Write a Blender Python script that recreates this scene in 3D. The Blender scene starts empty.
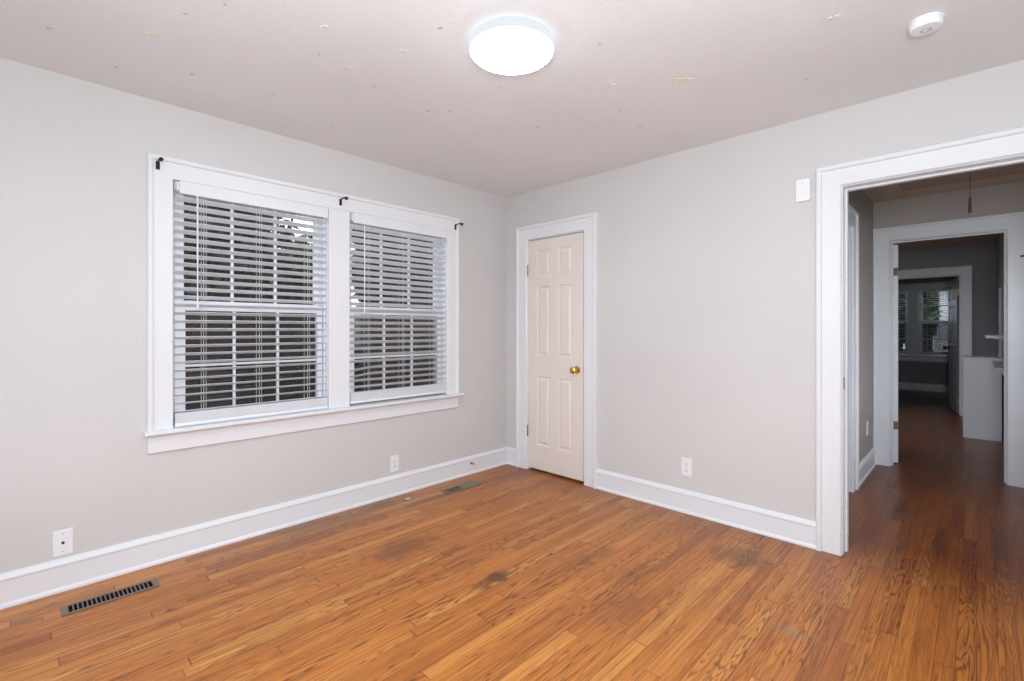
import bpy, bmesh, math, random
from mathutils import Vector, Matrix
random.seed(7)
S = bpy.context.scene
COL = S.collection

# ------------------------------------------------------------------ camera
cd = bpy.data.cameras.new('camera'); cam = bpy.data.objects.new('camera', cd); COL.objects.link(cam)
cd.sensor_width = 36.0; cd.lens = 36.0 * 478.8 / 1024
cd.shift_y = -11.9 / 1024
cd.clip_start = 0.05
cam.location = (3.107, -3.130, 1.237)
cam.rotation_euler = (math.radians(90), 0, math.radians(44.2))
S.camera = cam

# ------------------------------------------------------------------ world (overcast evening sky)
w = bpy.data.worlds.new('overcast_sky'); S.world = w; w.use_nodes = True
nt = w.node_tree; nt.nodes.clear()
bg = nt.nodes.new('ShaderNodeBackground'); wo = nt.nodes.new('ShaderNodeOutputWorld')
bg.inputs['Color'].default_value = (0.87, 0.91, 1.0, 1); bg.inputs['Strength'].default_value = 2.9
nt.links.new(bg.outputs[0], wo.inputs[0])

# ------------------------------------------------------------------ exposure
S.view_settings.view_transform = 'Standard'; S.view_settings.look = 'None'
S.view_settings.exposure = -0.15; S.view_settings.gamma = 1.0
S.view_settings.use_curve_mapping = False
LAMP_STRENGTH = 30.0
try:
    S.cycles.use_denoising = True
    S.cycles.max_bounces = 10; S.cycles.diffuse_bounces = 6; S.cycles.transparent_max_bounces = 24
    S.cycles.sample_clamp_indirect = 6.0
except Exception: pass

# added fill lights standing in for a flash: one off the ceiling, one forward
def area(name, loc, rot, size, watts, col):
    ld = bpy.data.lights.new(name, 'AREA'); ld.shape = 'DISK'; ld.size = size; ld.energy = watts; ld.color = col
    o = bpy.data.objects.new(name, ld); COL.objects.link(o); o.location = loc; o.rotation_euler = rot; return o
area('bounce_fill', (3.30, -3.35, 1.05), (math.radians(180), 0, 0), .6, 54.0, (.87, .94, 1.0))
area('soft_fill', (3.30, -3.35, 1.45), (math.radians(90), 0, math.radians(36)), .6, 58.0, (.87, .94, 1.0))

# ------------------------------------------------------------------ material helpers
class NT:
    def __init__(s, name):
        s.m = bpy.data.materials.new(name); s.m.use_nodes = True
        s.t = s.m.node_tree; s.t.nodes.clear()
        s.out = s.t.nodes.new('ShaderNodeOutputMaterial')
    def n(s, typ, ins=None, **kw):
        nd = s.t.nodes.new(typ)
        for k, v in kw.items(): setattr(nd, k, v)
        for k, v in (ins or {}).items(): s.put(nd, k, v)
        return nd
    def put(s, nd, k, v):
        sock = nd.inputs[k]
        if hasattr(v, 'is_output'): s.t.links.new(v, sock)
        else: sock.default_value = v
    def math(s, op, a, b=0.0, c=None):
        nd = s.n('ShaderNodeMath', {0: a, 1: b}, operation=op)
        if c is not None: s.put(nd, 2, c)
        return nd.outputs[0]
    def mix(s, fac, a, b, mode='MIX'):
        nd = s.n('ShaderNodeMix', data_type='RGBA', blend_type=mode)
        s.put(nd, 0, fac); s.put(nd, 6, a); s.put(nd, 7, b)
        return nd.outputs[2]
    def ramp(s, fac, stops):
        nd = s.n('ShaderNodeValToRGB'); s.put(nd, 0, fac)
        el = nd.color_ramp.elements
        while len(el) < len(stops): el.new(0.5)
        for e, (p, c) in zip(el, stops): e.position = p; e.color = c
        return nd.outputs[0]
    def obj(s): return s.n('ShaderNodeTexCoord').outputs['Object']
    def noise(s, vec, scale, detail=3, rough=.5):
        nd = s.n('ShaderNodeTexNoise', {'Scale': scale, 'Detail': detail, 'Roughness': rough})
        if vec is not None: s.put(nd, 'Vector', vec)
        return nd.outputs[0]
    def bump(s, h, strength, dist):
        return s.n('ShaderNodeBump', {'Height': h, 'Strength': strength, 'Distance': dist}).outputs[0]
    def finish(s, **ins):
        p = s.n('ShaderNodeBsdfPrincipled')
        for k, v in ins.items(): s.put(p, k.replace('_', ' '), v)
        s.t.links.new(p.outputs[0], s.out.inputs[0]); return s.m

def c4(r, g, b): return (r, g, b, 1)
def lin(r, g, b):
    f = lambda v: (v/255/12.92 if v/255 <= .04045 else ((v/255+.055)/1.055)**2.4)
    return (f(r), f(g), f(b), 1)

def paint(name, col, var=.04, rough=.55, bumpS=.15, nscale=90, big=.8):
    t = NT(name); o = t.obj()
    a = t.noise(o, big, 4); b = t.noise(o, nscale, 2)
    dark = tuple(c*(1-var) for c in col[:3]) + (1,)
    cc = t.mix(t.ramp(a, [(.35, c4(0,0,0)), (.65, c4(1,1,1))]), dark, col)
    return t.finish(Base_Color=cc, Roughness=rough, Normal=t.bump(b, bumpS, .002))

def plain(name, col, rough=.4, metal=0.0, var=.06, scale=30, spec=.5):
    t = NT(name); o = t.obj(); a = t.noise(o, scale, 3)
    dark = tuple(c*(1-var) for c in col[:3]) + (1,)
    return t.finish(Base_Color=t.mix(a, dark, col), Roughness=rough, Metallic=metal, Specular_IOR_Level=spec)

M = {}
M['wall'] = paint('greige_wall_paint', c4(.63, .62, .618), .05, .6, .25, 120)
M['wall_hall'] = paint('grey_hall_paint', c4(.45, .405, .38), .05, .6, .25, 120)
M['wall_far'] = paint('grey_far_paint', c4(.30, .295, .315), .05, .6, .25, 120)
M['trim'] = paint('white_trim_paint', c4(.765, .79, .825), .02, .3, .06, 60)
M['door_cream'] = paint('cream_door_paint', c4(.78, .715, .67), .02, .35, .05, 60)
M['blind'] = paint('white_blind_vinyl', c4(.76, .785, .82), .015, .35, .02, 60)
M['plastic'] = plain('white_plastic', c4(.82, .84, .88), .35, 0, .02)
M['plastic_grey'] = plain('pale_grey_plastic', c4(.45, .45, .47), .4, 0, .05)
M['slot'] = plain('dark_slot', c4(.012, .011, .010), .9, spec=.05)
M['black'] = plain('black_metal', c4(.012, .012, .014), .4, .3)
M['brass'] = plain('polished_brass', c4(.80, .52, .16), .22, 1.0)
M['brass_old'] = plain('aged_brass', c4(.42, .26, .12), .4, .8, .25)
M['brass_dull'] = plain('tarnished_brass', c4(.20, .13, .075), .5, .4, .25)
M['brown_metal'] = plain('brown_register_enamel', c4(.20, .155, .12), .4, .3)
M['green_metal'] = plain('worn_grey_green_metal', c4(.24, .23, .17), .45, .3, .3, 60)
M['cord'] = plain('white_cord', c4(.75, .75, .76), .7)
M['cord_dark'] = plain('dark_pull_cord', c4(.05, .045, .04), .7)
M['star'] = plain('pale_yellow_glow_plastic', c4(.78, .72, .56), .4, 0, .05)
M['speck'] = plain('dull_tan_plastic', c4(.52, .47, .40), .5, 0, .05)
M['door_dark'] = paint('shaded_door', c4(.17, .175, .19), .05, .4, .05, 60)  # darkness of the unlit door put into its colour
M['firebox'] = plain('firebox_black', c4(.012, .011, .01), .9, spec=.05)  # even black over the whole opening
M['bark'] = plain('brown_bark', c4(.06, .045, .032), .9, 0, .4, 25)
M['grass'] = plain('dull_lawn', c4(.03, .045, .018), .95, 0, .4, 12)
M['shingle'] = plain('grey_shingle', c4(.045, .045, .05), .9, 0, .3, 20)
M['tan_plug'] = plain('pale_wood_plug', c4(.66, .50, .34), .5, 0, .2, 60)
M['ply'] = plain('brown_plywood', c4(.46, .31, .22), .6, 0, .25, 14)

def ceiling_mat():
    t = NT('ceiling_paint'); o = t.obj()
    a = t.noise(o, .9, 4); b = t.noise(o, 35, 4, .6)
    sx = t.n('ShaderNodeSeparateXYZ', {0: o})
    # faint board seams every 1.22 m
    fr = t.math('ABSOLUTE', t.math('SUBTRACT', t.math('FRACT', t.math('DIVIDE', t.math('ADD', sx.outputs[0], .35), 1.22)), .5))
    seam = t.math('SUBTRACT', 1.0, t.math('MINIMUM', t.math('MULTIPLY', fr, 90), 1.0))
    cc = t.mix(t.ramp(a, [(.3, c4(0,0,0)), (.7, c4(1,1,1))]), c4(.73, .735, .75), c4(.79, .795, .81))
    cc = t.mix(t.math('MULTIPLY', seam, .04), cc, c4(.5, .47, .45))
    return t.finish(Base_Color=cc, Roughness=.75, Normal=t.bump(b, .25, .004))
M['ceiling'] = ceiling_mat()
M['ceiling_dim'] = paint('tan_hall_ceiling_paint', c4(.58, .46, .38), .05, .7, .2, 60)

STAINS = [  # x, y, rx, ry, strength : worn dark blotches in the boards
    (.79, -1.62, .13, .26, .55), (1.39, -1.49, .055, .12, .85), (2.18, -.40, .17, .16, .62), (1.62, -.92, .06, .20, .5),
    (.16, -1.75, .12, .38, .45), (.12, -1.40, .09, .22, .5), (.30, -1.95, .10, .2, .3), (1.02, -1.45, .04, .12, .45), (1.86, -.98, .08, .22, .35),
    (2.62, -.55, .05, .3, .25), (1.98, -1.25, .12, .2, .3), (.45, -1.2, .05, .16, .3),
    (2.72, 1.05, .06, .28, .55), (2.95, .62, .05, .3, .45), (3.2, .75, .05, .4, .5), (2.62, 1.7, .05, .12, .5), (2.86, 1.9, .2, .3, .3)]
def floor_mat():
    t = NT('oak_strip_floor'); o = t.obj()
    sp = t.n('ShaderNodeSeparateXYZ', {0: o}); x, y = sp.outputs[0], sp.outputs[1]
    PW = .0575
    xr = t.math('DIVIDE', x, PW); row = t.math('FLOOR', xr); fx = t.math('FRACT', xr)
    r1 = t.n('ShaderNodeTexWhiteNoise', {'W': row}, noise_dimensions='1D').outputs[0]
    yy = t.math('ADD', t.math('DIVIDE', y, t.math('ADD', t.math('MULTIPLY', r1, .7), .6)), t.math('MULTIPLY', r1, 17.3))
    pk = t.math('FLOOR', yy); fy = t.math('FRACT', yy)
    idv = t.n('ShaderNodeCombineXYZ', {0: row, 1: pk, 2: 0.0}).outputs[0]
    wn = t.n('ShaderNodeTexWhiteNoise', {'Vector': idv}, noise_dimensions='3D')
    pid, pcol = wn.outputs[0], wn.outputs[1]
    ps = t.n('ShaderNodeSeparateColor', {0: pcol})
    off = t.math('MULTIPLY', pid, 60.0)
    # streaks
    v1 = t.n('ShaderNodeCombineXYZ', {0: t.math('MULTIPLY', x, 95), 1: t.math('MULTIPLY', y, 2.2), 2: off}).outputs[0]
    st = t.noise(v1, 1.0, 4, .6)
    # cathedral contours
    v2 = t.n('ShaderNodeCombineXYZ', {0: t.math('MULTIPLY', x, 17), 1: t.math('MULTIPLY', y, 1.05), 2: off}).outputs[0]
    n2 = t.noise(v2, 1.0, 2.5, .45)
    ct = t.math('SINE', t.math('ADD', t.math('MULTIPLY', n2, 118.0), t.math('MULTIPLY', st, 2.0)))
    ct = t.math('POWER', t.math('ADD', t.math('MULTIPLY', ct, .5), .5), 3.6)
    ctm = t.math('MULTIPLY', ct, t.math('MULTIPLY', ps.outputs[1], .95))
    base = t.ramp(pid, [(0.0, lin(168, 99, 42)), (.12, lin(188, 115, 48)), (.75, lin(200, 127, 54)), (1.0, lin(213, 147, 72))])
    base = t.mix(t.math('MULTIPLY', t.ramp(st, [(.36, c4(1,1,1)), (.58, c4(0,0,0))]), .62), base, t.mix(.7, base, lin(92, 42, 18)))
    base = t.mix(ctm, base, t.mix(.85, base, lin(74, 36, 18)))
    # broad tone drift
    dr = t.noise(o, .9, 3)
    base = t.mix(t.math('MULTIPLY', t.ramp(dr, [(.4, c4(0,0,0)), (.7, c4(1,1,1))]), .30), base, t.mix(.5, base, lin(120, 62, 34)))
    # blotchy wear
    wr = t.noise(o, 7.0, 5, .65)
    wob = t.math('MULTIPLY', t.math('SUBTRACT', t.noise(o, 14.0, 4, .6), .5), 1.5)
    tot = None
    for (sx, sy, rx, ry, k) in STAINS:
        dx = t.math('DIVIDE', t.math('SUBTRACT', x, sx), rx); dy = t.math('DIVIDE', t.math('SUBTRACT', y, sy), ry)
        d = t.math('ADD', t.math('SQRT', t.math('ADD', t.math('MULTIPLY', dx, dx), t.math('MULTIPLY', dy, dy))), wob)
        m = t.math('MULTIPLY', t.math('SUBTRACT', 1.0, t.n('ShaderNodeMapRange', {0: d, 1: .35, 2: 1.15}, interpolation_type='SMOOTHSTEP').outputs[0]), k)
        tot = m if tot is None else t.math('MAXIMUM', tot, m)
    base = t.mix(tot, base, t.mix(.88, base, lin(66, 40, 26)))
    # grey scuffed strip below the windows
    d = t.math('MULTIPLY', t.n('ShaderNodeMapRange', {0: x, 1: .40, 2: .05}).outputs[0],
        t.math('MULTIPLY', t.n('ShaderNodeMapRange', {0: y, 1: -2.75, 2: -2.2}).outputs[0], t.n('ShaderNodeMapRange', {0: y, 1: -.5, 2: -1.3}).outputs[0]))
    d = t.math('MULTIPLY', d, t.ramp(wr, [(.42, c4(0,0,0)), (.62, c4(1,1,1))]))
    base = t.mix(t.math('MULTIPLY', d, .75), base, lin(140, 112, 92))
    # pale scuff near the doorway
    dx = t.math('DIVIDE', t.math('SUBTRACT', x, 2.56), .10); dy = t.math('DIVIDE', t.math('SUBTRACT', y, -.93), .05)
    d = t.math('ADD', t.math('SQRT', t.math('ADD', t.math('MULTIPLY', dx, dx), t.math('MULTIPLY', dy, dy))), wob)
    d = t.math('SUBTRACT', 1.0, t.n('ShaderNodeMapRange', {0: d, 1: .3, 2: 1.1}).outputs[0])
    base = t.mix(t.math('MULTIPLY', d, .5), base, lin(150, 125, 95))
    # dimmer light painted redder and darker into the boards of the hall and the rooms beyond it
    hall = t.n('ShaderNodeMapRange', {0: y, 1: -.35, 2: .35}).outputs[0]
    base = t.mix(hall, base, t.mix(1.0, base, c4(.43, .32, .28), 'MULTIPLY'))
    # seams
    sx_ = t.math('SUBTRACT', .5, t.math('ABSOLUTE', t.math('SUBTRACT', fx, .5)))
    s1 = t.n('ShaderNodeMapRange', {0: sx_, 1: .030, 2: .008}).outputs[0]
    sy_ = t.math('SUBTRACT', .5, t.math('ABSOLUTE', t.math('SUBTRACT', fy, .5)))
    s2 = t.n('ShaderNodeMapRange', {0: sy_, 1: .0026, 2: .0008}).outputs[0]
    sm = t.math('MAXIMUM', t.math('MULTIPLY', s1, t.math('ADD', .35, t.math('MULTIPLY', ps.outputs[2], .5))), t.math('MULTIPLY', s2, .8))
    base = t.mix(sm, base, lin(62, 30, 14))
    ro = t.math('ADD', .285, t.math('MULTIPLY', wr, .13))
    return t.finish(Base_Color=base, Roughness=ro, Specular_IOR_Level=.45)
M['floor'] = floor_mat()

def glass_mat():
    t = NT('window_glass')
    a = t.n('ShaderNodeBsdfTransparent', {0: c4(.93, .95, .95)}); b = t.n('ShaderNodeBsdfGlossy', {'Roughness': .02})
    f = t.n('ShaderNodeFresnel', {'IOR': 1.45})
    mx = t.n('ShaderNodeMixShader', {0: f.outputs[0], 1: a.outputs[0], 2: b.outputs[0]})
    t.t.links.new(mx.outputs[0], t.out.inputs[0]); return t.m
M['glass'] = glass_mat()
def screen_mat():
    t = NT('insect_screen_mesh')
    a = t.n('ShaderNodeBsdfTransparent'); b = t.n('ShaderNodeBsdfDiffuse', {'Color': c4(.045, .045, .045)})
    mx = t.n('ShaderNodeMixShader', {0: .55, 1: a.outputs[0], 2: b.outputs[0]})
    t.t.links.new(mx.outputs[0], t.out.inputs[0]); return t.m
M['screen'] = screen_mat()
def emit_mat(name, col, k):
    t = NT(name); e = t.n('ShaderNodeEmission', {'Color': col, 'Strength': k})
    t.t.links.new(e.outputs[0], t.out.inputs[0]); return t.m
M['lamp'] = emit_mat('lit_diffuser', c4(.93, .965, 1.0), LAMP_STRENGTH)
M['lamp_side'] = emit_mat('lit_translucent_rim', c4(.88, .93, 1.0), 1.06)
def leaf_mat(name, a, b):
    t = NT(name); g = t.n('ShaderNodeNewGeometry'); 
    cc = t.mix(t.noise(t.obj(), 1.7, 3), a, b)
    return t.finish(Base_Color=cc, Roughness=.55)
M['leaf_dark'] = leaf_mat('dark_green_leaves', c4(.012, .022, .009), c4(.035, .06, .022))
M['leaf_mid'] = leaf_mat('mid_green_leaves', c4(.025, .045, .016), c4(.07, .11, .04))
def board_mat(name, a, pitch, axis=2):
    t = NT(name); o = t.obj(); sp = t.n('ShaderNodeSeparateXYZ', {0: o})
    f = t.math('FRACT', t.math('DIVIDE', sp.outputs[axis], pitch))
    g = t.n('ShaderNodeMapRange', {0: f, 1: 0.0, 2: .12}).outputs[0]
    cc = t.mix(t.noise(o, 6, 4), tuple(c*.75 for c in a[:3])+(1,), a)
    cc = t.mix(g, tuple(c*.35 for c in a[:3])+(1,), cc)
    return t.finish(Base_Color=cc, Roughness=.8, Normal=t.bump(g, .4, .01))
M['fence'] = board_mat('weathered_dark_boards', c4(.03, .029, .027), .14, 1)
M['siding'] = board_mat('blue_grey_lap_siding', c4(.12, .14, .16), .13, 2)
M['white_siding'] = board_mat('white_lap_siding', c4(.75, .76, .78), .13, 2)

# ------------------------------------------------------------------ mesh helpers
class MB:
    """collects shapes into one mesh"""
    def __init__(s): s.bm = bmesh.new()
    def _add(s, verts, faces, fn=None):
        vs = [s.bm.verts.new(fn(*v) if fn else v) for v in verts]
        for f in faces:
            try: s.bm.faces.new([vs[i] for i in f])
            except ValueError: pass
        return s
    def box(s, lo, hi, bev=0.0, fn=None, seg=2):
        b = bmesh.new()
        x0, y0, z0 = lo; x1, y1, z1 = hi
        v = [b.verts.new(p) for p in ((x0,y0,z0),(x1,y0,z0),(x1,y1,z0),(x0,y1,z0),(x0,y0,z1),(x1,y0,z1),(x1,y1,z1),(x0,y1,z1))]
        for f in ((3,2,1,0),(4,5,6,7),(0,1,5,4),(1,2,6,5),(2,3,7,6),(3,0,4,7)): b.faces.new([v[i] for i in f])
        if bev: bmesh.ops.bevel(b, geom=b.edges[:], offset=bev, segments=seg, affect='EDGES', profile=.6)
        b.verts.index_update()
        s._add([tuple(q.co) for q in b.verts], [[q.index for q in f.verts] for f in b.faces], fn); b.free(); return s
    def sweep(s, path, prof, fn, closed=False):
        """path: 2D points; prof: closed polygon of (u = offset to the left of travel, w); fn(a, b, w) -> 3D"""
        n = len(path); P = [Vector(p) for p in path]; rings = []
        for i in range(n):
            ds = []
            if i > 0 or closed: ds.append((P[i]-P[i-1]).normalized())
            if i < n-1 or closed: ds.append((P[(i+1) % n]-P[i]).normalized())
            ns = [Vector((-d.y, d.x)) for d in ds]
            if len(ns) == 1: m = ns[0]
            else: m = (ns[0]+ns[1]) / (1 + ns[0].dot(ns[1]))
            rings.append([fn(P[i].x+u*m.x, P[i].y+u*m.y, ww) for (u, ww) in prof])
        k = len(prof); verts = [v for r in rings for v in r]; faces = []
        for i in range(n if closed else n-1):
            j = (i+1) % n
            for q in range(k): faces.append((i*k+q, i*k+(q+1) % k, j*k+(q+1) % k, j*k+q))
        if not closed: faces += [tuple(range(k))[::-1], tuple(range((n-1)*k, n*k))]
        return s._add(verts, faces)
    def lathe(s, prof, origin=(0,0,0), axis=(0,0,1), seg=24, caps=True):
        ax = Vector(axis).normalized(); q = Vector((0,0,1)).rotation_difference(ax).to_matrix(); o = Vector(origin)
        verts = []; faces = []; k = len(prof)
        for i in range(seg):
            a = 2*math.pi*i/seg
            for (r, h) in prof: verts.append(tuple(o + q @ Vector((r*math.cos(a), r*math.sin(a), h))))
        for i in range(seg):
            j = (i+1) % seg
            for p in range(k-1): faces.append((i*k+p, j*k+p, j*k+p+1, i*k+p+1))
        if caps: faces.append(tuple(i*k for i in range(seg))[::-1]); faces.append(tuple(i*k+k-1 for i in range(seg)))
        return s._add(verts, faces)
    def tube(s, pts, r, seg=8):
        P = [Vector(p) for p in pts]; verts = []; faces = []
        for i, p in enumerate(P):
            d = (P[min(i+1, len(P)-1)] - P[max(i-1, 0)]).normalized()
            q = Vector((0,0,1)).rotation_difference(d).to_matrix()
            rr = r[i] if isinstance(r, (list, tuple)) else r
            for k in range(seg):
                a = 2*math.pi*k/seg; verts.append(tuple(p + q @ Vector((rr*math.cos(a), rr*math.sin(a), 0))))
        for i in range(len(P)-1):
            for k in range(seg):
                j = (k+1) % seg; faces.append((i*seg+k, i*seg+j, (i+1)*seg+j, (i+1)*seg+k))
        faces.append(tuple(range(seg))[::-1]); faces.append(tuple(range((len(P)-1)*seg, len(P)*seg)))
        return s._add(verts, faces)
    def prism(s, poly, fn, d0, d1):
        k = len(poly); v = [fn(a, b, d0) for a, b in poly] + [fn(a, b, d1) for a, b in poly]
        f = [tuple(range(k))[::-1], tuple(range(k, 2*k))] + [(i, (i+1) % k, k+(i+1) % k, k+i) for i in range(k)]
        return s._add(v, f)
    def build(s, name, mat, parent=None, loc=None, smooth=False):
        bmesh.ops.remove_doubles(s.bm, verts=s.bm.verts[:], dist=1e-6)
        bmesh.ops.recalc_face_normals(s.bm, faces=s.bm.faces[:])
        me = bpy.data.meshes.new(name); s.bm.to_mesh(me); s.bm.free()
        me.materials.append(M[mat] if isinstance(mat, str) else mat)
        if smooth:
            for p in me.polygons: p.use_smooth = True
            try: me.set_sharp_from_angle(angle=math.radians(35))
            except Exception: pass
        o = bpy.data.objects.new(name, me); COL.objects.link(o)
        if loc: o.location = loc
        if parent is not None: o.parent = parent
        return o

def tag(o, label, cat, group=None, kind=None):
    o['label'] = label; o['category'] = cat
    if group: o['group'] = group
    if kind: o['kind'] = kind
    return o
def empty(name, loc, rz=0.0):
    o = bpy.data.objects.new(name, None); COL.objects.link(o); o.location = loc; o.rotation_euler = (0, 0, rz)
    o.empty_display_size = .1; return o
def struct(o, label, cat): return tag(o, label, cat, kind='structure')

H = 2.44
# ------------------------------------------------------------------ walls
def wall(name, axis, p0, p1, u0, u1, z0, z1, holes, mat, label):
    us = sorted({u0, u1, *[h[0] for h in holes], *[h[1] for h in holes]})
    zs = sorted({z0, z1, *[h[2] for h in holes], *[h[3] for h in holes]})
    us = [u for u in us if u0 <= u <= u1]; zs = [z for z in zs if z0 <= z <= z1]
    def solid(i, j):
        if i < 0 or j < 0 or i >= len(us)-1 or j >= len(zs)-1: return False
        cu = (us[i]+us[i+1])/2; cz = (zs[j]+zs[j+1])/2
        return not any(h[0] < cu < h[1] and h[2] < cz < h[3] for h in holes)
    f = (lambda p, u, z: (p, u, z)) if axis == 'x' else (lambda p, u, z: (u, p, z))
    mb = MB()
    def quad(*v): mb._add(v, [(0, 1, 2, 3)])
    for i in range(len(us)-1):
        for j in range(len(zs)-1):
            if not solid(i, j): continue
            a, b, c, d = us[i], us[i+1], zs[j], zs[j+1]
            for p in (p0, p1): quad(f(p,a,c), f(p,b,c), f(p,b,d), f(p,a,d))
            if not solid(i-1, j): quad(f(p0,a,c), f(p1,a,c), f(p1,a,d), f(p0,a,d))
            if not solid(i+1, j): quad(f(p0,b,c), f(p1,b,c), f(p1,b,d), f(p0,b,d))
            if not solid(i, j-1): quad(f(p0,a,c), f(p0,b,c), f(p1,b,c), f(p1,a,c))
            if not solid(i, j+1): quad(f(p0,a,d), f(p0,b,d), f(p1,b,d), f(p1,a,d))
    return struct(mb.build(name, mat), label, 'wall')

JB = .02                    # jamb lining thickness
WZ0, WZ1 = .705, 2.037      # window opening
W1 = (-2.553, -1.700); W2 = (-1.549, -.705)
RX, RY = 3.85, -3.85        # far sides of the room behind the camera
CL = (.266, .866)           # closet opening
EN = (2.580, 3.395)         # hall doorway opening
D2 = (2.549, 3.270)         # doorway at the hall's end
D3 = (2.13, 2.930)          # doorway of the far room
SD = (.50, 1.25)            # side door of the hall
def hole(a, b, z0=-.01, z1=2.03): return (a-JB, b+JB, z0, z1+JB)
def win_hole(a, b): return (a-JB, b+JB, WZ0-JB, WZ1+JB)

wall('wall_left', 'x', -.135, 0, RY-.2, .12, 0, H, [win_hole(*W1), win_hole(*W2)], 'wall', 'greige painted wall with two windows side by side')
wall('wall_back', 'y', 0, .12, 0, RX+.2, 0, H, [hole(CL[0], CL[1], -.01, 2.012), hole(EN[0], EN[1], -.01, 2.012)], 'wall', 'greige painted wall with closet door and hall doorway')
wall('wall_right', 'x', RX, RX+.2, RY, 0, 0, H, [], 'wall', 'greige painted wall behind the camera on the right')
wall('wall_front', 'y', RY-.2, RY, 0, RX+.2, 0, H, [(.5, 2.3, .6, 2.1)], 'wall', 'greige painted wall behind the camera')  # unseen window opening added to let daylight in
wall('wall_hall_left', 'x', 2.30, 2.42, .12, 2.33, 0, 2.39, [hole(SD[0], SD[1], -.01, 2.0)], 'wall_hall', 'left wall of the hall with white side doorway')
wall('wall_hall_right', 'x', 3.60, 3.72, .12, 2.33, 0, 2.39, [(.4, 1.9, .6, 2.15)], 'wall_hall', 'right wall of the hall')  # unseen opening added so sky light brightens the hall
wall('wall_hall_end', 'y', 2.33, 2.45, .3, 3.72, 0, H, [hole(D2[0], D2[1], -.01, 2.02), (.6, 1.9, .6, 2.2)], 'wall_hall', 'end wall of the hall around the open doorway')  # second opening is unseen, added to light the cabinet from the front
wall('wall_middle_left', 'x', .18, .30, 2.45, 6.2, 0, H, [(2.8, 5.9, .5, 2.3)], 'wall_far', 'left wall of the room beyond the hall')  # unseen opening added, and made large, to brighten this room
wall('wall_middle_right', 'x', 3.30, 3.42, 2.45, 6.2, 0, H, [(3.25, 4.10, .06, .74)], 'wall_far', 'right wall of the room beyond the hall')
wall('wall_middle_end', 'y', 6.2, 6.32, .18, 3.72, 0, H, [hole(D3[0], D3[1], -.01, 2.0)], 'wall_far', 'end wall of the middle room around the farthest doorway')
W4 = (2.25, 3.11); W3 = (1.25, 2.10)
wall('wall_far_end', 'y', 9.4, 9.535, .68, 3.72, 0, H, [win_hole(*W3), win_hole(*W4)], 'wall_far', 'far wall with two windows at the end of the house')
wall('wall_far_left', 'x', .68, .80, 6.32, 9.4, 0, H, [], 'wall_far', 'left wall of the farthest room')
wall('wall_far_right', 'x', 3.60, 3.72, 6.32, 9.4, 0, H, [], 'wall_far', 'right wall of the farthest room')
# dark board added behind the closed door to keep light from leaking in
wall('wall_light_stop', 'y', .12, .16, 0, 1.2, 0, 2.2, [], 'slot', 'dark backing added behind the closed cream door')

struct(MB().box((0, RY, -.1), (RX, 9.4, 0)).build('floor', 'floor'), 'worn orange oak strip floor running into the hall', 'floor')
struct(MB().box((0, RY, H), (RX, 0, H+.1)).build('ceiling', 'ceiling'), 'off-white textured ceiling dotted with stuck-on stars', 'ceiling')
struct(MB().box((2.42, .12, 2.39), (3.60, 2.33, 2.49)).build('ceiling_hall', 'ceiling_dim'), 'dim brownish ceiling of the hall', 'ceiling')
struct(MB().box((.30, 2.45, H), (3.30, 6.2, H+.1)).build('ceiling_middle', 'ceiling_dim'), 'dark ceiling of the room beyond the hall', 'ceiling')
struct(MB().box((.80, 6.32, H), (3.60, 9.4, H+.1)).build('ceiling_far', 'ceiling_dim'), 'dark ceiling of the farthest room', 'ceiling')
struct(MB().box((-40, -30, -.7), (40, 50, -.5)).build('ground', 'grass'), 'dull green lawn outside the windows', 'ground')

# ------------------------------------------------------------------ baseboards
BP = [(0, 0), (.026, 0), (.026, .010), (.019, .019), (.017, .022), (.017, .118), (.022, .122), (.022, .130), (.015, .142), (.009, .149), (0, .151)]
def baseboard(name, runs, label):
    """runs: list of floor polylines with the room on their left"""
    mb = MB()
    for path in runs: mb.sweep(path, BP, lambda a, b, ww: (a, b, ww))
    return struct(mb.build(name, 'trim'), label, 'baseboard')
CW = .122                   # casing width
baseboard('baseboard_left', [[(CL[0]-.125, 0), (0, 0), (0, RY)]], 'white baseboard along the window wall and into the corner')
baseboard('baseboard_back', [[(EN[0]-.121, 0), (CL[1]+.125, 0)]], 'white baseboard between closet door and hall doorway')
baseboard('baseboard_right', [[(.026, RY), (RX, RY), (RX, 0), (EN[1]+.121, 0)]], 'white baseboard along the walls behind the camera')
baseboard('baseboard_hall', [[(2.42, 2.33), (2.42, SD[1]+CW+.005)]], 'white baseboard on the left wall of the hall')
baseboard('baseboard_middle', [[(3.30, 6.2), (D3[1]+CW+.03, 6.2)]], 'white baseboard on the end wall of the middle room')
baseboard('baseboard_far', [[(3.60, 9.4), (.80, 9.4)]], 'white baseboard under the far windows')

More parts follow.
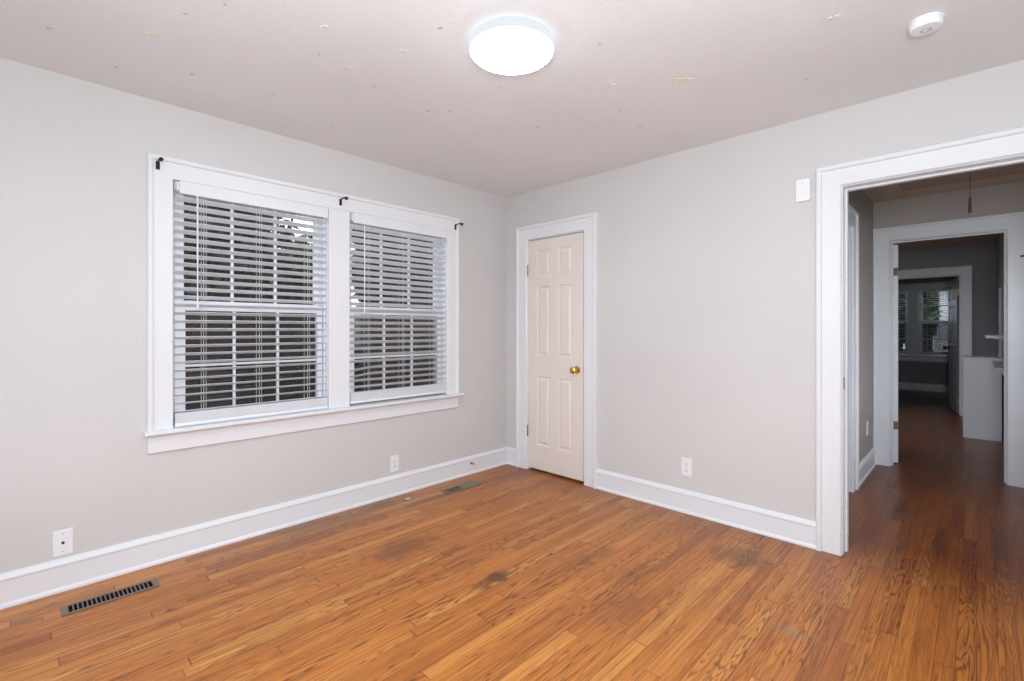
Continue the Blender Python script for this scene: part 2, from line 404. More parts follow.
# ------------------------------------------------------------------ casings and jamb linings
def casing_prof(W=CW):
    return [(.0, 0), (.0, .013), (.005, .018), (W-.027, .018), (W-.024, .029), (W-.016, .033), (W-.005, .033), (W, .028), (W, 0)]
def door_casing(name, a, b, top, fn, label, W=CW, rev=.005, right_leg=True):
    path = [(b+rev, 0), (b+rev, top+rev), (a-rev, top+rev), (a-rev, 0)]
    prof = [(-u, ww) for u, ww in casing_prof(W)]
    return struct(MB().sweep(path, prof, fn).build(name, 'trim'), label, 'door casing')
def jamb(name, a, b, top, axis, d0, d1, label, stop=None, sides=True):
    f = (lambda u, d, z: (u, d, z)) if axis == 'y' else (lambda u, d, z: (d, u, z))
    mb = MB()
    def bx(u0, u1, e0, e1, z0, z1, bev=.002):
        p, q = f(u0, e0, z0), f(u1, e1, z1)
        mb.box(tuple(min(i, j) for i, j in zip(p, q)), tuple(max(i, j) for i, j in zip(p, q)), bev)
    bx(a-JB+.001, a, d0, d1, 0, top+JB-.001); bx(b, b+JB-.001, d0, d1, 0, top+JB-.001); bx(a, b, d0, d1, top, top+JB-.001)
    if stop:
        bx(a, a+.011, *stop, 0, top); bx(b-.011, b, *stop, 0, top); bx(a+.011, b-.011, *stop, top-.011, top)
    return struct(mb.build(name, 'trim'), label, 'door jamb')
door_casing('trim_1', CL[0], CL[1], 2.012, lambda a, b, ww: (a, -ww, b), 'white casing around the closed cream closet door', W=.120)
jamb('trim_2', CL[0], CL[1], 2.012, 'y', .001, .12, 'white jamb lining of the closet door', stop=(.045, .075))
door_casing('trim_3', EN[0], EN[1], 2.012, lambda a, b, ww: (a, -ww, b), 'wide white casing around the hall doorway', W=.116)
entry = jamb('trim_4', EN[0], EN[1], 2.012, 'y', .001, .119, 'white jamb lining of the hall doorway', stop=(.062, .098))
sp = MB().box((EN[0]-.0005, .012, .905), (EN[0]+.0016, .040, .970), .0005).build('strike_plate', 'brass_old', entry); sp['label'] = 'dull metal strike plate'
door_casing('trim_5', D2[0], D2[1], 2.02, lambda a, b, ww: (a, 2.33-ww, b), 'white casing around the doorway at the end of the hall')
jamb('trim_6', D2[0], D2[1], 2.02, 'y', 2.331, 2.45, 'white jamb lining of the doorway at the hall end', stop=(2.38, 2.405))
door_casing('trim_7', D3[0], D3[1], 2.0, lambda a, b, ww: (a, 6.2-ww, b), 'white casing around the farthest doorway', W=.118)
jamb('trim_8', D3[0], D3[1], 2.0, 'y', 6.201, 6.32, 'white jamb lining of the farthest doorway', stop=(6.23, 6.26))
door_casing('trim_9', SD[0], SD[1], 2.0, lambda a, b, ww: (2.42+ww, a, b), 'white casing of the side doorway in the hall')
jamb('trim_10', SD[0], SD[1], 2.0, 'x', 2.301, 2.419, 'white jamb lining of the side doorway in the hall')

# ------------------------------------------------------------------ doors
def six_panel(wd, ht, th, cols, rows, both=False):
    """leaf in local x 0..wd, face at y=0 (room side), z 0..ht, with moulded raised panels"""
    mb = MB()
    def face(y0, sgn):
        us = sorted({0, wd, *[v for c in cols for v in c]}); zs = sorted({0, ht, *[v for r in rows for v in r]})
        for i in range(len(us)-1):
            for j in range(len(zs)-1):
                a, b, c, d = us[i], us[i+1], zs[j], zs[j+1]
                if (a, b) in cols and (c, d) in rows:
                    rings = []
                    for ins, dep in ((0, 0), (.006, .009), (.018, .010), (.034, .002)):
                        rings.append([(a+ins, y0+sgn*dep, c+ins), (b-ins, y0+sgn*dep, c+ins), (b-ins, y0+sgn*dep, d-ins), (a+ins, y0+sgn*dep, d-ins)])
                    v = [p for r in rings for p in r]; fs = []
                    for r in range(3):
                        for q in range(4): fs.append((r*4+q, r*4+(q+1) % 4, r*4+4+(q+1) % 4, r*4+4+q))
                    fs.append((12, 13, 14, 15)); mb._add(v, fs)
                else: mb._add([(a, y0, c), (b, y0, c), (b, y0, d), (a, y0, d)], [(0, 1, 2, 3)])
    face(0, 1); face(th, -1)
    us = sorted({0, wd, *[v for c in cols for v in c]}); zs = sorted({0, ht, *[v for r in rows for v in r]})
    for i in range(len(us)-1):
        for z in (0, ht): mb._add([(us[i], 0, z), (us[i+1], 0, z), (us[i+1], th, z), (us[i], th, z)], [(0, 1, 2, 3)])
    for j in range(len(zs)-1):
        for u in (0, wd): mb._add([(u, 0, zs[j]), (u, th, zs[j]), (u, th, zs[j+1]), (u, 0, zs[j+1])], [(0, 1, 2, 3)])
    return mb
def hinge(parent, x, y, z, mat='brass_old', h=.09, wl=.0, side=1):
    mb = MB().tube([(x, y, z-h/2), (x, y, z+h/2)], .0065, 10)
    for k in range(1, 5): mb.lathe([(.0066, -.0006), (.0072, 0), (.0066, .0006)], (x, y, z-h/2+h*k/5), seg=10)
    mb.lathe([(.0035, 0), (.0065, .002), (.004, .007)], (x, y, z+h/2), seg=10)
    mb.lathe([(.004, -.007), (.0065, -.002), (.0035, 0)], (x, y, z-h/2), seg=10)
    if wl: mb.box((min(x, x+side*wl), y, z-h/2), (max(x, x+side*wl), y+.0025, z+h/2))
    return mb.build('hinge', mat, parent, smooth=True)
KNOB = [(.0, 0), (.031, 0), (.033, .003), (.030, .008), (.014, .012), (.011, .018), (.011, .030), (.016, .036), (.025, .044), (.0285, .054), (.027, .064), (.019, .071), (.007, .073), (0.0, .073)]
KNOB = [(max(r, .0004), h) for r, h in KNOB]

d1 = empty('door_1', (.269, .004, .018)); struct(d1, 'cream six-panel closet door, closed, with brass knob', 'door')
DW = .584
six_panel(DW, 1.988, .034, [(.092, .236), (.327, .472)], [(.208, .806), (.980, 1.584), (1.675, 1.895)]).build('door_panel', 'door_cream', d1, smooth=False)
hinge(d1, -.008, -.012, 1.73); hinge(d1, -.008, -.012, .32)
kb = MB().lathe(KNOB, (.522, 0, .886), (0, -1, 0), 28).build('door_knob', 'brass', d1, smooth=True); kb['label'] = 'round polished brass knob'
MB().box((DW, .004, .86), (DW+.0012, .028, .92)).build('latch_plate', 'brass_old', d1)

# open door at the end of the hall, swung back into the next room and seen on its hinge edge
d2 = empty('door_2', (D2[0]+.004, 2.452, .012), math.radians(102)); struct(d2, 'open white door seen edge-on at the end of the hall', 'door')
six_panel(.70, 1.99, .035, [(.10, .30), (.40, .60)], [(.2, .8), (.98, 1.58), (1.67, 1.89)]).build('door_panel', 'trim', d2, loc=(0, -.035, 0))
for z in (1.745, .34):
    hg = MB().box((-.0018, -.034, z-.036), (0, -.003, z+.036), .0005).tube([(-.004, .003, z-.036), (-.004, .003, z+.036)], .006, 10).build('hinge', 'brass_dull', d2)

# dark door of the farthest room, ajar
d3 = empty('door_3', (D3[1]-.004, 6.334, .02), math.radians(99)); struct(d3, 'shadowed grey door standing open into the farthest room', 'door')
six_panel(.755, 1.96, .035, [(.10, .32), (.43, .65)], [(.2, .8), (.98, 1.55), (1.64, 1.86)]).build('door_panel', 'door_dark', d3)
for sgn, y in ((1, .035), (-1, 0)):
    k3 = MB().lathe(KNOB, (.69, y, .92), (0, sgn, 0), 20).build('door_knob', 'black', d3, smooth=True); k3['label'] = 'black round knob'
for z in (1.745, .17):
    hg = MB().box((-.0018, .001, z-.05), (0, .034, z+.05), .0005).tube([(-.004, -.003, z-.05), (-.004, -.003, z+.05)], .006, 10).build('hinge', 'brass', d3); hg['label'] = 'bright brass hinge'

d4 = empty('door_4', (2.302, SD[0]+.003, .012), math.radians(90)); struct(d4, 'white side door of the hall, closed in its deep frame', 'door')
six_panel(SD[1]-SD[0]-.006, 1.983, .034, [(.11, .32), (.42, .63)], [(.2, .8), (.98, 1.58), (1.67, 1.88)]).build('door_panel', 'trim', d4, loc=(0, -.036, 0))

# ------------------------------------------------------------------ windows
def window(name, loc, rz, wd, label):
    """local x right, y to the outside, origin at the foot of the opening on the wall face"""
    r = struct(empty(name, loc, rz), label, 'window'); h = WZ1-WZ0; a = wd/2; T = .135
    m = MB()
    m.box((-a-JB+.001, .001, -JB+.001), (-a, T, h+JB-.001)); m.box((a, .001, -JB+.001), (a+JB-.001, T, h+JB-.001))
    m.box((-a, .001, h), (a, T, h+JB-.001)); m.box((-a, .001, -JB+.001), (a, T, 0))
    for s in (-1, 1):                                       # inner stops and parting beads
        for (y0, y1, k) in ((.038, .0445, .010), (.0795, .0825, .012), (.120, .135, .012)):
            m.box((s*a if s < 0 else a-k, y0, 0), (-a+k if s < 0 else a, y1, h))
    m.build('frame', 'trim', r)
    g = a-.013
    def sash(nm, y0, z0, z1, rb, rt):
        sl_, sr_ = .052, .036; o = MB()
        th = .034
        o.box((-g, y0, z0), (-g+sl_, y0+th, z1), .003); o.box((g-sr_, y0, z0), (g, y0+th, z1), .003)
        o.box((-g+sl_, y0, z0), (g-sr_, y0+th, z0+rb), .003); o.box((-g+sl_, y0, z1-rt), (g-sr_, y0+th, z1), .003)
        so = o.build(nm, 'trim', r)
        mu = MB(); gx0, gx1, gz0, gz1 = -g+sl_, g-sr_, z0+rb, z1-rt; zm = (gz0+gz1)/2 - (.014 if nm == 'lower_sash' else 0)
        for k in (1, 2):
            xx = gx0+(gx1-gx0)*k/3; mu.box((xx-.0068, y0+.006, gz0), (xx+.0068, y0+.028, gz1), .003)
        mu.box((gx0, y0+.006, zm-.0068), (gx1, y0+.028, zm+.0068), .003)
        mu.build('muntins', 'trim', so)
        MB().box((gx0, y0+.015, gz0), (gx1, y0+.019, gz1)).build('glass_pane', 'glass', so)
    sash('upper_sash', .083, .645, h-.002, .045, .050)
    sash('lower_sash', .045, .004, .675, .040, .042)
    MB().box((-g, .1175, .002), (g, .1185, .66)).build('insect_screen', 'screen', r)
    return r
def Lw(y): return (0, y, WZ0)
window('window_1', Lw(sum(W1)/2), math.radians(90), W1[1]-W1[0], 'left one of the paired double-hung windows, behind white blinds')
window('window_2', Lw(sum(W2)/2), math.radians(90), W2[1]-W2[0], 'right one of the paired double-hung windows, nearer the closet door')
window('window_3', (sum(W3)/2, 9.4, WZ0), 0, W3[1]-W3[0], 'left window in the farthest room through the doorways')
window('window_4', (sum(W4)/2, 9.4, WZ0), 0, W4[1]-W4[0], 'right window in the farthest room through the doorways')

def win_trim(n, a0, a1, b0, b1, fn, label):
    """casing over two openings with a mullion board between, plus stool and apron"""
    z0, z1 = WZ0-.001, WZ1; m = MB(); Wt = .113
    m.sweep([(b1+.002, z0), (b1+.002, z1), (a0-.002, z1), (a0-.002, z0)], [(-u, ww) for u, ww in casing_prof(Wt)], fn)
    m.box((a1+.002, z0, 0), (b0-.002, z1, .0178), .002, fn)
    c = struct(m.build(n[0], 'trim'), label[0], 'window casing')
    s = MB(); e = Wt+.02
    s.sweep([(a0-e, z0), (b1+e, z0)], [(0, 0), (0, .062), (-.004, .067), (-.016, .067), (-.021, .062), (-.021, 0)], fn)
    s.sweep([(a0-Wt, z0-.021), (b1+Wt, z0-.021)], [(0, 0), (0, .018), (-.096, .018), (-.101, .013), (-.101, 0)], fn)
    s.sweep([(a0-Wt-.004, z0-.021), (b1+Wt+.004, z0-.021)], [(0, .018), (0, .030), (-.006, .028), (-.014, .019), (-.014, .018)], fn)
    struct(s.build(n[1], 'trim'), label[1], 'window stool')
    return c
win_trim(('trim_11', 'trim_12'), *W1, *W2, lambda a, b, ww: (ww, a, b), ('white casing with backband around the paired windows', 'white stool and apron under the paired windows'))
win_trim(('trim_13', 'trim_14'), *W3, *W4, lambda a, b, ww: (a, 9.4-ww, b), ('white casing around the far windows', 'white stool and apron under the far windows'))

# ------------------------------------------------------------------ blinds
def blind(loc, rz, wd, label, tilt=.25, bottom=.018, lift=0.0, wand=True, kink=(), group=None, skew=0.0, nst=8):
    r = empty('venetian_blind', loc, rz); tag(r, label, 'window blind', group)
    h = WZ1-WZ0; a = wd/2-.003; pitch = .0447
    MB().box((-a, -.008, h-.050), (a, .034, h-.004), .002).build('headrail', 'blind', r)
    MB().box((-a+.022, -.0195, h-.068), (a+.0, -.009, h-.001), .003).build('valance', 'blind', r)
    MB().box((-a+.0015, -.014, h-.052), (-a+.010, -.0085, h-.004), .001).box((-a+.0015, -.012, h-.060), (-a+.02, -.004, h-.0505), .001).build('mounting_bracket', 'plastic_grey', r)
    sl = MB(); yc = .0115; hw = .0245; th = .0028
    N = 14
    def slat(z, t, k=None):
        co = []; al = math.atan(t); cs, sn = math.cos(al), math.sin(al)
        for i in range(N+1):
            x = -a+.004 + (2*a-.008)*i/N
            dz = 0.0
            if k:
                q = max(0.0, 1-(x+a)/k[0]); dz = -k[1]*q
            zz = z + skew*x
            for (yy, zq) in ((-hw, -th/2), (hw, -th/2), (hw, th/2), (0, th/2+.0012), (-hw, th/2)):
                co.append((x, yc+yy*cs-zq*sn, zz-yy*sn*1.0+zq*cs+dz))
        n = 5; fs = [tuple(range(n))[::-1], tuple(range(N*n, N*n+n))]
        for i in range(N):
            for q in range(n): fs.append((i*n+q, i*n+(q+1) % n, (i+1)*n+(q+1) % n, (i+1)*n+q))
        sl._add(co, fs)
    z = h-.091; i = 0; zmin = bottom+lift+.070
    while z > zmin:
        slat(z, tilt, dict(kink).get(i)); z -= pitch; i += 1
    for k in range(nst): slat(bottom+lift+.0235+k*.0036, .02)
    sl.build('slats', 'blind', r)
    MB().box((-a+.002, yc-.026, bottom+lift), (a-.002, yc+.026, bottom+lift+.021), .004,
             fn=(lambda x, y, zz: (x, y, zz+skew*x))).build('bottom_rail', 'blind', r)
    for xx in (-a+.135, 0.0, a-.135):
        m = MB()
        for yy in (yc-.0262, yc+.0262): m.tube([(xx, yy, bottom+lift+.02), (xx, yy, h-.05)], .0011, 6)
        m.tube([(xx+.012, yc-.0262, bottom+lift+.02), (xx+.012, yc-.0262, h-.05)], .0009, 6)
        m.build('ladder_cord', 'cord', r)
    if wand:
        x = -a+.105
        wo_ = MB().tube([(x, -.006, h-.055), (x, -.020, h-.085), (x, -.021, h-.40), (x, -.021, h-.685)], .0045, 6)
        wo_.lathe([(.0045, 0), (.0062, -.006), (.0062, -.022), (.003, -.026)], (x, -.021, h-.668), seg=8)
        wo_.build('tilt_wand', 'blind', r)
    return r
blind(Lw(sum(W1)/2), math.radians(90), W1[1]-W1[0], 'white slatted blind lowered over the left one of the paired windows', .31, .002, 0.0, nst=14, group='white blinds on the paired windows')
blind(Lw(sum(W2)/2), math.radians(90), W2[1]-W2[0], 'white slatted blind nearer the closet door, with two drooping slats', .45, .012, 0.0, nst=15, kink=((22, (.17, .022)), (23, (.17, .020))), group='white blinds on the paired windows')
blind((sum(W3)/2, 9.4, WZ0), 0, W3[1]-W3[0], 'distant white blind on the left far window, cut off by the open door', .10, .03, wand=False, group='blinds on the far windows')
blind((sum(W4)/2, 9.4, WZ0), 0, W4[1]-W4[0], 'distant white blind on the right far window, beside the dark door', .10, .03, wand=False, group='blinds on the far windows')

# ------------------------------------------------------------------ ceiling lamp
lc = (1.705, -1.6905)
lamp = tag(empty('ceiling_lamp', (*lc, H)), 'round white flush-mount lamp, lit, on the ceiling', 'ceiling lamp')
R_ = .180
MB().lathe([(.02, -.001), (R_-.012, -.001), (R_-.004, -.004), (R_, -.012), (R_, -.036), (R_-.002, -.042), (R_-.006, -.044), (R_-.006, -.038), (.02, -.038)], seg=64).build('lamp_rim', 'lamp_side', lamp, smooth=True)
MB().lathe([(.001, -.0385), (R_-.0065, -.0385), (R_-.0065, -.044), (R_-.012, -.049), (R_-.04, -.053), (.001, -.055)], seg=64).build('lamp_diffuser', 'lamp', lamp, smooth=True)

# smoke alarm
sd = tag(empty('smoke_alarm', (2.962, -.660, H)), 'round white smoke alarm on the ceiling near the hall doorway', 'smoke alarm')
MB().lathe([(.001, 0), (.054, 0), (.0555, -.003), (.054, -.007), (.001, -.007)], seg=40).build('mounting_base', 'plastic', sd, smooth=True)
MB().lathe([(.001, -.0072), (.051, -.0072), (.0525, -.011), (.052, -.028), (.048, -.034), (.035, -.036), (.001, -.036)], seg=40).build('cover', 'plastic', sd, smooth=True)
MB().lathe([(.012, -.0361), (.0165, -.0361), (.0165, -.0378), (.012, -.0378), (.012, -.0361)], seg=28, caps=False).build('test_button_ring', 'plastic_grey', sd)

# ------------------------------------------------------------------ wall plates
def outlet(loc, rz, label, group='white duplex outlets'):
    """local x right along the wall, -y into the room"""
    r = tag(empty('wall_outlet', loc, rz), label, 'outlet', group)
    MB().box((-.035, -.0065, -.060), (.035, 0, .060), .003).build('cover_plate', 'plastic', r)
    for z in (-.0195, .0195):
        f = MB(); f.prism([(.0165*math.cos(t)*1.0, max(-.0135, min(.0135, .0175*math.sin(t)))) for t in [2*math.pi*k/20 for k in range(20)]],
                          lambda a, b, d, z=z: (a, d, z+b), -.0085, -.0062); fo = f.build('receptacle', 'plastic', r)
        s = MB(); s.box((-.0080, -.0089, z-.001), (-.0056, -.0084, z+.008)); s.box((.0056, -.0089, z-.001), (.0080, -.0084, z+.007))
        s.box((-.0025, -.0089, z-.0105), (.0025, -.0084, z-.0060)); s.build('slots', 'slot', fo)
    MB().lathe([(.0003, 0), (.003, 0), (.0025, .0014), (.0003, .0016)], (0, -.0064, 0), (0, -1, 0), 10).build('screw', 'plastic_grey', r)
    return r
outlet((0, -1.190, .236), math.radians(90), 'white outlet on the window wall below the right window')
outlet((1.705, 0, .306), 0, 'white outlet between closet door and hall doorway')
outlet((2.42, 1.985, .375), math.radians(90), 'white outlet low on the left wall of the hall')
cx = tag(empty('cable_plate', (0, -2.987, .225), math.radians(90)), 'square white cable plate low on the wall at far left', 'wall plate')
MB().box((-.036, -.0065, -.060), (.036, 0, .060), .003).build('cover_plate', 'plastic', cx)
MB().lathe([(.0003, 0), (.0062, 0), (.0062, .002), (.0045, .003), (.0045, .011), (.0003, .013)], (0, -.0064, 0), (0, -1, 0), 12).build('cable_jack', 'black', cx)
for z in (-.042, .042): MB().lathe([(.0003, 0), (.0032, 0), (.0026, .0014), (.0003, .0016)], (0, -.0064, z), (0, -1, 0), 10).build('screw', 'plastic_grey', cx)

# rounded sensor beside the doorway casing
sn = tag(empty('wall_sensor', (2.394, 0, 2.025)), 'small rounded white sensor high on the wall beside the hall doorway', 'sensor')
def rrect(wd, ht, r, n=6):
    out = []
    for cx_, cy_, a0 in ((wd-r, ht-r, 0), (-wd+r, ht-r, 90), (-wd+r, -ht+r, 180), (wd-r, -ht+r, 270)):
        for k in range(n+1):
            t = math.radians(a0+90*k/n); out.append((cx_+r*math.cos(t), cy_+r*math.sin(t)))
    return out
m = MB(); fnw = lambda a, b, d: (a, d, b)
m.prism(rrect(.035, .063, .014), fnw, -.020, 0); m.prism(rrect(.032, .060, .012), fnw, -.025, -.020)
m.build('sensor_case', 'plastic', sn)
MB().lathe([(.0003, 0), (.0035, 0), (.003, .001), (.0003, .0012)], (0, -.025, .042), (0, -1, 0), 10).build('indicator', 'plastic_grey', sn)

# ------------------------------------------------------------------ curtain rod brackets
def rod_bracket(y, z, label):
    r = tag(empty('rod_bracket', (.034, y, z)), label, 'curtain bracket', 'black curtain rod brackets')
    MB().box((-.0165, -.009, -.030), (-.012, .009, .014), .0015).lathe([(.0003, 0), (.004, 0), (.003, .002), (.0003, .002)], (-.012, 0, -.024), (1, 0, 0), 8).build('bracket_plate', 'black', r)
    MB().tube([(-.013, 0, -.012), (-.009, 0, .004), (.004, 0, .011), (.056, 0, .012)], .0046, 8).build('bracket_arm', 'black', r, smooth=True)
    pts = [(0.068+.0125*math.cos(t), 0, .010+.0125*math.sin(t)) for t in [math.radians(q) for q in range(-200, 25, 25)]]
    c = MB().tube(pts, .006, 8); c.box((.053, -.010, .000), (.077, .010, .006), .002); c.build('rod_cup', 'black', r)
rod_bracket(-2.624, 2.103, 'black curtain rod bracket at the left top corner of the window casing')
rod_bracket(-1.617, 2.100, 'black curtain rod bracket on the casing between the two windows')
rod_bracket(-.624, 2.083, 'black curtain rod bracket at the casing corner nearest the closet door')

# ------------------------------------------------------------------ floor registers
def register(loc, sx, sy, n, mat, label, half=False):
    r = tag(empty('floor_register', loc), label, 'floor vent')
    m = MB(); mx, my = .015, .024
    x0, x1, y0, y1 = -sx/2, sx/2, -sy/2, sy/2
    ye = y0+(sy/2-.01 if half else sy-my)
    # plate: border strips, cross fins
    m.box((x0, y0, .0008), (x0+mx, y1, .0055), .0015); m.box((x1-mx, y0, .0008), (x1, y1, .0055), .0015)
    m.box((x0+mx, y0, .0008), (x1-mx, y0+my, .0055), .0015); m.box((x0+mx, ye, .0008), (x1-mx, y1, .0055), .0015)
    p = (ye-y0-my)/n
    for k in range(1, n): m.box((x0+mx, y0+my+k*p-.0022, .001), (x1-mx, y0+my+k*p+.0022, .0048))
    if half: m.box((x0+mx, -.1, .0048), (x1-mx, -.096, .0056))
    m.build('grille', mat, r)
    MB().box((x0+.012, y0+.012, .0001), (x1-.012, y1-.012, .0009)).build('pit_shade', 'slot', r)  # black sheet in place of the dark pit under the slots
    return r
register((.243, -2.832, 0), .100, .345, 19, 'brown_metal', 'brown slotted floor vent by the baseboard at left')
register((.228, -.735, 0), .105, .325, 9, 'green_metal', 'worn grey-green floor vent, half covered, below the right window', half=True)

pl_ = tag(empty('floor_plug', (.143, -1.165, 0)), 'small round tan plug with dark rim in the floor by the baseboard', 'floor plug')
MB().lathe([(.026, .0001), (.038, .0001), (.037, .003), (.027, .003)], seg=28).build('rim', 'brown_metal', pl_)
MB().lathe([(.0005, .0001), (.0255, .0001), (.0255, .0030), (.0005, .0036)], seg=28).build('plug', 'tan_plug', pl_)

# door stop on the window-wall baseboard
ds = tag(empty('door_stop', (.0172, -.450, .092)), 'small spring door stop on the baseboard near the corner', 'door stop')
MB().lathe([(.0005, 0), (.010, 0), (.009, .005), (.0005, .006)], (0, 0, 0), (1, 0, 0), 12).build('base', 'black', ds)
MB().tube([(.005+.045*k/80, .0045*math.cos(k*.9), .0045*math.sin(k*.9)) for k in range(81)], .0014, 5).build('spring', 'brass_old', ds)
MB().lathe([(.0005, .049), (.007, .049), (.008, .053), (.008, .060), (.005, .064), (.0005, .064)], (0, 0, 0), (1, 0, 0), 12).build('rubber_tip', 'plastic', ds)

# ------------------------------------------------------------------ stuck-on ceiling stars
def star_poly(r, n=5, inner=.45, rot=0.0):
    return [((r if k % 2 == 0 else r*inner)*math.cos(rot+math.pi*k/n), (r if k % 2 == 0 else r*inner)*math.sin(rot+math.pi*k/n)) for k in range(2*n)]
def star(x, y, r, label, shape='star', mat='star', group=None):
    poly = star_poly(r, 5, .42, math.radians(-45.8) if r > .04 else random.uniform(0, 6.28))
    if shape == 'moon':
        poly = [(r*math.cos(t), r*math.sin(t)) for t in [math.radians(q) for q in range(60, 301, 20)]]
        poly += [(-.35*r*-1 + .85*r*math.cos(t)*1.0, .85*r*math.sin(t)) for t in [math.radians(q) for q in range(270, 89, -20)]]
    o = MB().prism(poly, lambda a, b, d: (a, b, d), -.0022, 0).build('ceiling_star' if shape == 'star' else 'ceiling_moon', mat, loc=(x, y, H))
    return tag(o, label, 'ceiling sticker', group)
F_ = Vector((-math.sin(math.radians(44.2)), math.cos(math.radians(44.2)), 0)); Rr = Vector((math.cos(math.radians(44.2)), math.sin(math.radians(44.2)), 0))
def on_ceiling(px, py):     # where a point measured on the photograph lies on the ceiling plane
    d = F_*478.8 + Rr*(px-512) - Vector((0, 0, 1))*(py-328.6)
    k = (H-1.237)/d.z; p = Vector((3.107, -3.130, 1.237)) + d*k
    return p.x, p.y
G = 'pale stars stuck on the ceiling'
star(2.088, -.889, .047, 'largest pale yellow star on the ceiling, right of the lamp', group=G)
star(*on_ceiling(612, 83), .019, 'small pale moon on the ceiling between lamp and largest star', 'moon', group=G)
for (px, py, r, lb) in (
    (404, 51, .020, 'pale star on the ceiling nearest the left side of the lamp'),
    (349, 68, .022, 'pale star on the ceiling, second from the lamp to the left'),
    (325, 27, .018, 'pale star on the ceiling in the upper left, above its neighbours'),
    (152, 34, .024, 'leftmost clear star on the ceiling, far left of the lamp'),
    (834, 17, .022, 'pale star on the ceiling between lamp and smoke alarm'),
    (331, 97, .016, 'small pale star on the ceiling above the left window'),
    (419, 93, .015, 'small pale star on the ceiling below left of the lamp')):
    star(*on_ceiling(px, py), r, lb, group=G)
for px, py in ((185, 13), (225, 4), (374, 86), (319, 54), (192, 74), (116, 67), (272, 94), (333, 126), (428, 111), (439, 28), (49, 28),
               (600, 44), (640, 127), (620, 110), (538, 127), (499, 87), (450, 111), (441, 27), (806, 79), (459, 162)):
    star(*on_ceiling(px, py), .009, 'tiny tan speck of a sticker on the ceiling', mat='speck', group='tiny specks on the ceiling')

# ------------------------------------------------------------------ hall and rooms beyond
hp = tag(empty('attic_hatch', (3.02, 1.30, 2.39)), 'brown plywood attic hatch in the hall ceiling', 'attic hatch')
MB().box((-.36, -.95, -.012), (.36, .70, -.0005), .002).build('hatch_panel', 'ply', hp)
pc = tag(empty('pull_cord', (3.071, 1.2, 2.378)), 'thin dark pull cord hanging from the hall ceiling', 'pull cord')
MB().tube([(0, 0, 0), (.001, 0, -.15), (0, 0, -.29)], .002, 6).build('cord', 'cord_dark', pc)
MB().lathe([(.002, -.285), (.006, -.290), (.007, -.33), (.009, -.375), (.008, -.385), (.002, -.386)], seg=14).build('cord_bell', 'cord_dark', pc, smooth=True)
lt = tag(empty('hook_latch', (3.365, 2.33-.034, 1.80)), 'small dark metal latch on the white casing at the right edge', 'latch')
MB().box((-.02, -.006, -.007), (.035, 0, .007), .002).build('latch_bar', 'black', lt)

cb = tag(empty('low_cabinet', (3.142, 4.36, 0)), 'waist-high white cabinet end beside the wall in the room beyond the hall', 'cabinet')
MB().box((-.154, 0, .0), (.155, .018, .895), .002).build('end_panel', 'trim', cb)
MB().box((-.150, .0185, .0), (.155, .42, .885), .002).build('cabinet_body', 'trim', cb)
MB().box((-.158, -.003, .896), (.157, .43, .914), .004).build('cabinet_top', 'trim', cb)
MB().box((-.156, .04, .08), (-.1505, .41, .86), .002).build('cabinet_door', 'trim', cb)
sh = tag(empty('wall_shelf', (3.30, 3.75, 1.145)), 'short white shelf board on the right wall above the cabinet', 'shelf')
MB().box((-.138, -.45, 0), (-.0005, .45, .028), .003).build('shelf_board', 'trim', sh)
MB().sweep([(0, -.43), (0, .43)], [(.0005, -.02), (.09, -.004), (.09, -.0005), (.0005, -.0005)], lambda a, b, ww: (a, b, ww)).build('shelf_moulding', 'trim', sh)
fp = tag(empty('fireplace', (3.30, 3.68, 0)), 'fireplace with white mantel ledge over a dark opening on the right wall', 'fireplace')
MB().sweep([(0, -.60), (0, .64)], [(.0005, .765), (.028, .765), (.036, .785), (.055, .805), (.075, .812), (.078, .835), (.0005, .835)], lambda a, b, ww: (a, b, ww+.045)).build('mantel_ledge', 'trim', fp)
for q in (-.458, .424): MB().box((-.006, q, .0), (-.0005, q+.034, .745), .001).build('side_slip', 'firebox', fp)
fbx = MB().box((3.302, 3.251, .061), (3.60, 3.262, .739)).box((3.302, 4.088, .061), (3.60, 4.099, .739)).box((3.60, 3.251, .061), (3.62, 4.099, .739)).box((3.302, 3.262, .728), (3.60, 4.088, .739)).box((3.302, 3.262, .061), (3.60, 4.088, .072))
struct(fbx.build('wall_firebox', 'firebox'), 'black firebox recess in the right wall of the middle room', 'firebox')
tr = struct(MB().box((3.282, 4.62, .0), (3.30, 4.72, 1.70), .003).build('trim_15', 'trim'), 'narrow white upright board on the right wall behind the cabinet', 'trim board')

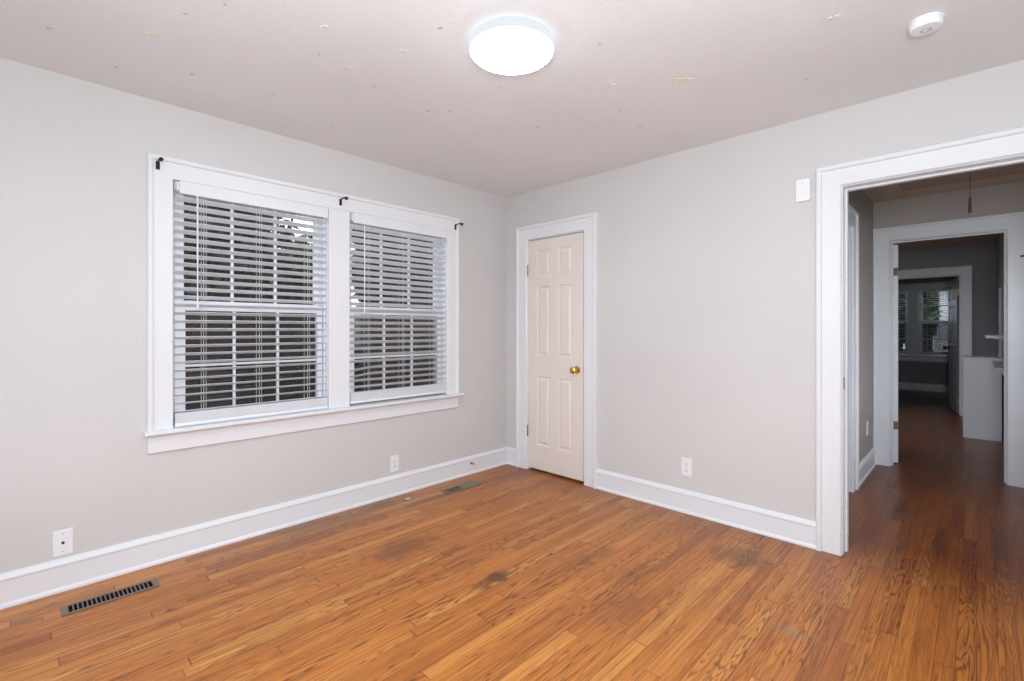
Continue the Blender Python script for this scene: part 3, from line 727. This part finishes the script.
# ------------------------------------------------------------------ outside
def foliage(cx, cy, z0, rx, ry, rz_, n, size, mat, name, label, cat, group=None, trunk=True, holes=()):
    r = tag(empty(name, (cx, cy, -.5)), label, cat, group)
    m = MB(); rnd = random.Random(int(cx*37+cy*91))
    blobs = [(rnd.uniform(-.6, .6), rnd.uniform(-.6, .6), rnd.uniform(-.62, .62), rnd.uniform(.3, .42)) for _ in range(26)]
    verts = []; faces = []
    for i in range(n):
        b = rnd.choice(blobs); u = Vector((rnd.gauss(0, 1), rnd.gauss(0, 1), rnd.gauss(0, 1))).normalized() * (rnd.random()**.4) * b[3]
        p = Vector(((b[0]+u.x)*rx, (b[1]+u.y)*ry, z0+.5+(b[2]+u.z)*rz_))
        if p.z < .02: continue
        d = Vector((rnd.gauss(0, 1), rnd.gauss(0, 1), rnd.gauss(0, .6))).normalized(); q = d.cross(Vector((rnd.gauss(0, 1), rnd.gauss(0, 1), rnd.gauss(0, 1)))).normalized()
        s = size*rnd.uniform(.6, 1.3); k = len(verts)
        verts += [tuple(p-d*s), tuple(p+q*s*.45-d*s*.2), tuple(p+d*s), tuple(p-q*s*.45-d*s*.2)]
        faces.append((k, k+1, k+2, k+3))
    me = bpy.data.meshes.new('crown'); me.from_pydata(verts, [], faces); me.materials.append(M[mat])
    o = bpy.data.objects.new('crown', me); COL.objects.link(o); o.parent = r
    if trunk:
        t = MB().tube([(0, 0, 0), (.03, .02, (z0+.5)*.5), (0, 0, z0+.5), (.1, -.1, z0+.5+rz_*.6)], [.16, .13, .10, .03], 9)
        for k in range(5):
            a = rnd.uniform(0, 6.28); zz = z0+.5-rz_*.3+k*.12*rz_
            t.tube([(0, 0, zz), (rx*.3*math.cos(a), ry*.3*math.sin(a), zz+rz_*.25), (rx*.6*math.cos(a), ry*.6*math.sin(a), zz+rz_*.4)], [.06, .04, .015], 6)
        t.build('trunk', 'bark', r)
    return r
GT = 'trees outside the paired windows'
foliage(-7.4, -.80, 2.6, 1.3, 1.70, 2.0, 9500, .15, 'leaf_dark', 'garden_tree', 'dark tree behind the left half of the left window', 'tree', GT)
foliage(-10.4, 1.9, 2.1, 1.0, 1.9, 1.9, 10000, .14, 'leaf_mid', 'garden_tree', 'low green tree outside, below the bright patch of sky', 'tree', GT)
foliage(-7.2, 4.25, 2.8, 1.3, 2.7, 2.4, 16000, .16, 'leaf_dark', 'garden_tree', 'dark tree outside behind the right window', 'tree', GT)
GS = 'shrubs along the fence outside'
foliage(-4.1, .1, .7, .5, .9, .8, 2600, .08, 'leaf_mid', 'garden_shrub', 'green shrub by the fence outside the left window', 'shrub', GS, trunk=False)
foliage(-4.1, 2.5, .7, .5, 1.1, .8, 2600, .08, 'leaf_dark', 'garden_shrub', 'dark shrub by the fence outside the right window', 'shrub', GS, trunk=False)
fe = tag(empty('board_fence', (-5.0, 1.8, -.5)), 'dark weathered board fence outside the paired windows', 'fence')
MB().box((-.012, -6.2, .05), (.012, 6.2, 1.95)).build('boards', 'fence', fe)
for k in range(6): MB().box((-.11, -6.1+k*2.4, 0), (-.014, -6.0+k*2.4, 2.05)).build('post', 'fence', fe)
for z in (.4, 1.6): MB().box((-.05, -6.2, z), (-.0125, 6.2, z+.09)).build('rail', 'fence', fe)
nb = tag(empty('neighbour_house', (-12.5, -.6, -.5)), 'blue-grey house glimpsed beyond the trees through the left window', 'house')
MB().box((-3, -3.6, 0), (0, 3.0, 3.3)).build('wall', 'siding', nb)
MB().prism([(-3.5, 3.3), (.45, 3.3), (-1.5, 4.9)], lambda a, b, d: (a, d, b), -4.0, 3.4).build('roof', 'shingle', nb)
wf = MB().box((0, -1.0, 1.2), (.05, .2, 2.6)).build('window_frame', 'trim', nb); MB().box((.051, -.9, 1.3), (.055, .1, 2.5)).build('window_pane', 'slot', wf)
# beyond the far windows
GF = 'greenery outside the far windows'
foliage(1.40, 14.6, 2.2, .62, .7, 1.6, 3600, .11, 'leaf_mid', 'garden_tree', 'green tree outside the left far window', 'tree', GF)
foliage(2.14, 13.0, 2.3, .30, .6, 1.6, 3200, .10, 'leaf_mid', 'garden_tree', 'green tree outside the right far window', 'tree', GF)
sh2 = tag(empty('white_shed', (3.3, 16.2, -.5)), 'bright white shed seen through the right far window', 'shed')
MB().box((-1.15, 0, 0), (2.2, 2.4, 3.0)).build('wall', 'white_siding', sh2)
MB().prism([(-1.45, 3.0), (2.5, 3.0), (.5, 4.3)], lambda a, b, d: (a, d, b), -.25, 2.65).build('roof', 'shingle', sh2)
